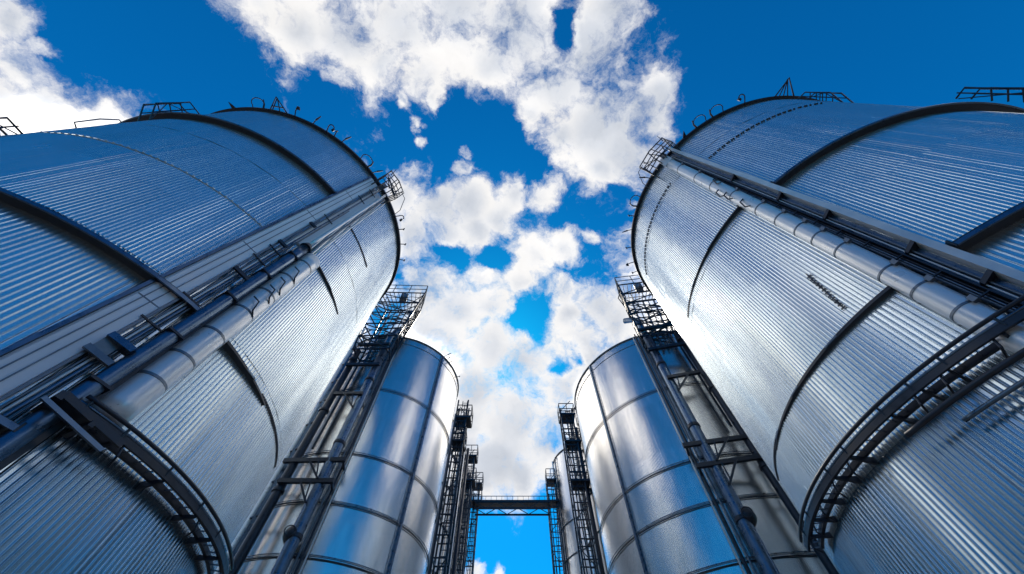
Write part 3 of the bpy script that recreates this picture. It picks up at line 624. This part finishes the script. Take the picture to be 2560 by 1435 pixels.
# ================================================================ ladder towers and the footbridge at the end of the aisle
def ladder_tower(x, y, w, d, h, label, decks, seed, cage=True, pipe=None):
    root = empty('ladder_tower', (x, y, 0), 0, label, 'ladder tower', 'ladder towers along the aisle')
    add = lambda n, mb, m, s=False, parent=None: mb.build(n, m, parent or root, s)
    rnd = random.Random(seed)
    cs = [(-w / 2, -d / 2), (w / 2, -d / 2), (w / 2, d / 2), (-w / 2, d / 2)]
    for cx, cy in cs: add('post', MB().bar((cx, cy, 0), (cx, cy, h), 0.10), DARK)
    z = 6.0; i = 0
    while z < h:
        mb = MB()
        for j in range(4): a = cs[j]; b = cs[(j + 1) % 4]; mb.bar((*a, z), (*b, z), 0.06)
        add('frame', mb, DARK); a = cs[i % 4]; b = cs[(i + 1) % 4]
        add('diagonal_brace', MB().bar((*a, z), (*b, z + 1.1), 0.045), DARK); z += 1.1; i += 1
    st = add('ladder', MB().bar((-.05, -d / 2 + .1, 0), (-.05, -d / 2 + .1, h), 0.05), DARK)
    add('ladder_stile', MB().bar((.30, -d / 2 + .1, 0), (.30, -d / 2 + .1, h), 0.05), DARK, False, st)
    z = 8
    while z < h: add('rung', MB().bar((-.05, -d / 2 + .1, z), (.30, -d / 2 + .1, z), 0.03), DARK, False, st); z += 0.3
    for k in range(3):
        add('cable', MB().tube([(rnd.uniform(-w, w) * .4, rnd.uniform(-d, d) * .4, q) for q in (0, h * .3, h * .6, h * .95)], 0.04, 6), DARK, True)
    for z, ex0, ex1 in decks:
        dk = add('platform', MB().box(((ex1 - ex0) / 2, 0, z), w + ex0 + ex1, d + .3, 0.14), DARK)
        x0 = -w / 2 - ex0; x1 = w / 2 + ex1
        for f in (0.55, 1.1):
            for yy in (-d / 2 - .12, d / 2 + .12): add('hand_rail', MB().bar((x0, yy, z + f), (x1, yy, z + f), 0.05), DARK, False, dk)
            for xx in (x0, x1): add('hand_rail', MB().bar((xx, -d / 2 - .12, z + f), (xx, d / 2 + .12, z + f), 0.05), DARK, False, dk)
        for xx in (x0, (x0 + x1) / 2, x1):
            for yy in (-d / 2 - .12, d / 2 + .12): add('rail_post', MB().bar((xx, yy, z), (xx, yy, z + 1.1), 0.05), DARK, False, dk)
    if pipe:
        for px, py, r, m, ph in pipe: add('pipe', MB().tube([(px, py, 0), (px, py, ph * .5), (px, py, ph)], r, 12), m, True)
    return root
ladder_tower(-3.75, 22.0, 0.75, 0.9, 22.3, 'ladder tower hugging the edge of the smooth left-hand tank', [(20.6, 0, .35), (18.6, 0, .1)], 21, pipe=[(-.55, .2, .09, STEEL, 21.5), (.2, .9, .22, DUCT, 19.6), (.62, .9, .10, DARK, 19.0)])
ladder_tower(-3.98, 31.0, 0.9, 0.9, 24.0, 'taller ladder tower on the left, just in front of the footbridge tower', [(24.0, 0, .25), (21.6, .2, .3)], 22, pipe=[(-.9, .6, .18, DUCT, 22), (.1, .9, .10, STEEL, 23)])
ladder_tower(-3.62, 34.6, 0.85, 0.9, 24.0, 'ladder tower carrying the left end of the footbridge', [(23.6, .3, .3), (21.9, .5, .3)], 23)
ladder_tower(3.85, 34.6, 0.9, 0.9, 24.2, 'ladder tower carrying the right end of the footbridge', [(24.0, 0, 0), (21.9, 0, .2)], 24)
ladder_tower(4.55, 24.6, 0.95, 0.9, 23.8, 'tall ladder tower on the right, standing in front of the far pale tank', [(23.2, .1, .2), (20.6, 0, .3), (17.4, 0, .4)], 25, pipe=[(.75, .3, .10, DARK, 22.5), (1.0, .6, .14, STEEL, 19)])

b = empty('footbridge', (0.1, 34.0, 0), 0, 'narrow dark footbridge spanning the gap at the far end of the aisle', 'bridge')
x0, x1 = -3.5, 3.4
MB().box(((x0 + x1) / 2, 0, 21.45), x1 - x0, 1.0, 0.16).build('deck', DARK, b)
for yy in (-.5, .5):
    MB().bar((x0, yy, 21.52), (x1, yy, 21.52), 0.08, 0.20).build('side_beam', DARK, b)
    MB().bar((x0, yy, 20.86), (x1, yy, 20.86), 0.09, 0.14).build('lower_chord', DARK, b)
    r_ = MB().bar((x0, yy, 21.98), (x1, yy, 21.98), 0.045).build('hand_rail', STEEL, b)
    for i in range(15):
        xx = x0 + (x1 - x0) * i / 14; MB().bar((xx, yy, 21.6), (xx, yy, 21.98), 0.03).build('rail_post', STEEL, r_)
    for i in range(7):
        xa = x0 + (x1 - x0) * i / 7; xb = x0 + (x1 - x0) * (i + 1) / 7
        MB().bar((xa, yy, 20.90 if i % 2 else 21.45), (xb, yy, 21.45 if i % 2 else 20.90), 0.05).build('diagonal_brace', DARK, b)

# ================================================================ dark building added behind the viewer to darken the lower tank reflections
CLAD = painted('dark_wall_cladding', (0.035, 0.035, 0.040), 0.6, 0.0, 0.3, 0.8)
GLASS = painted('dark_window_glass', (0.02, 0.025, 0.03), 0.12, 0.0, 0.1, 2.0)
pb = empty('unseen_dark_building', (0, -15.5, 0), 0, 'long dark clad building added behind the viewer, unseen, to darken the tank reflections', 'building')
MB().box((0, -4.0, 5.0), 52, 8.0, 10.0).build('wall', CLAD, pb)
MB().box((0, -4.0, 10.2), 52.6, 8.6, 0.4).build('parapet', DARK, pb)
for i in range(-5, 6):
    MB().box((i * 4.6, 0.10, 5.0), 0.30, 0.20, 10.0).build('pilaster', DARK, pb)
    for z in (4.0, 7.5):
        w_ = MB().box((i * 4.6 + 2.3, 0.02, z), 2.2, 0.10, 1.3).build('window', GLASS, pb)
        MB().box((i * 4.6 + 2.3, 0.09, z - 0.74), 2.4, 0.18, 0.10).build('sill', DARK, w_)
MB().box((0, 0.04, 2.0), 3.6, 0.12, 4.0).build('door', DARK, pb)
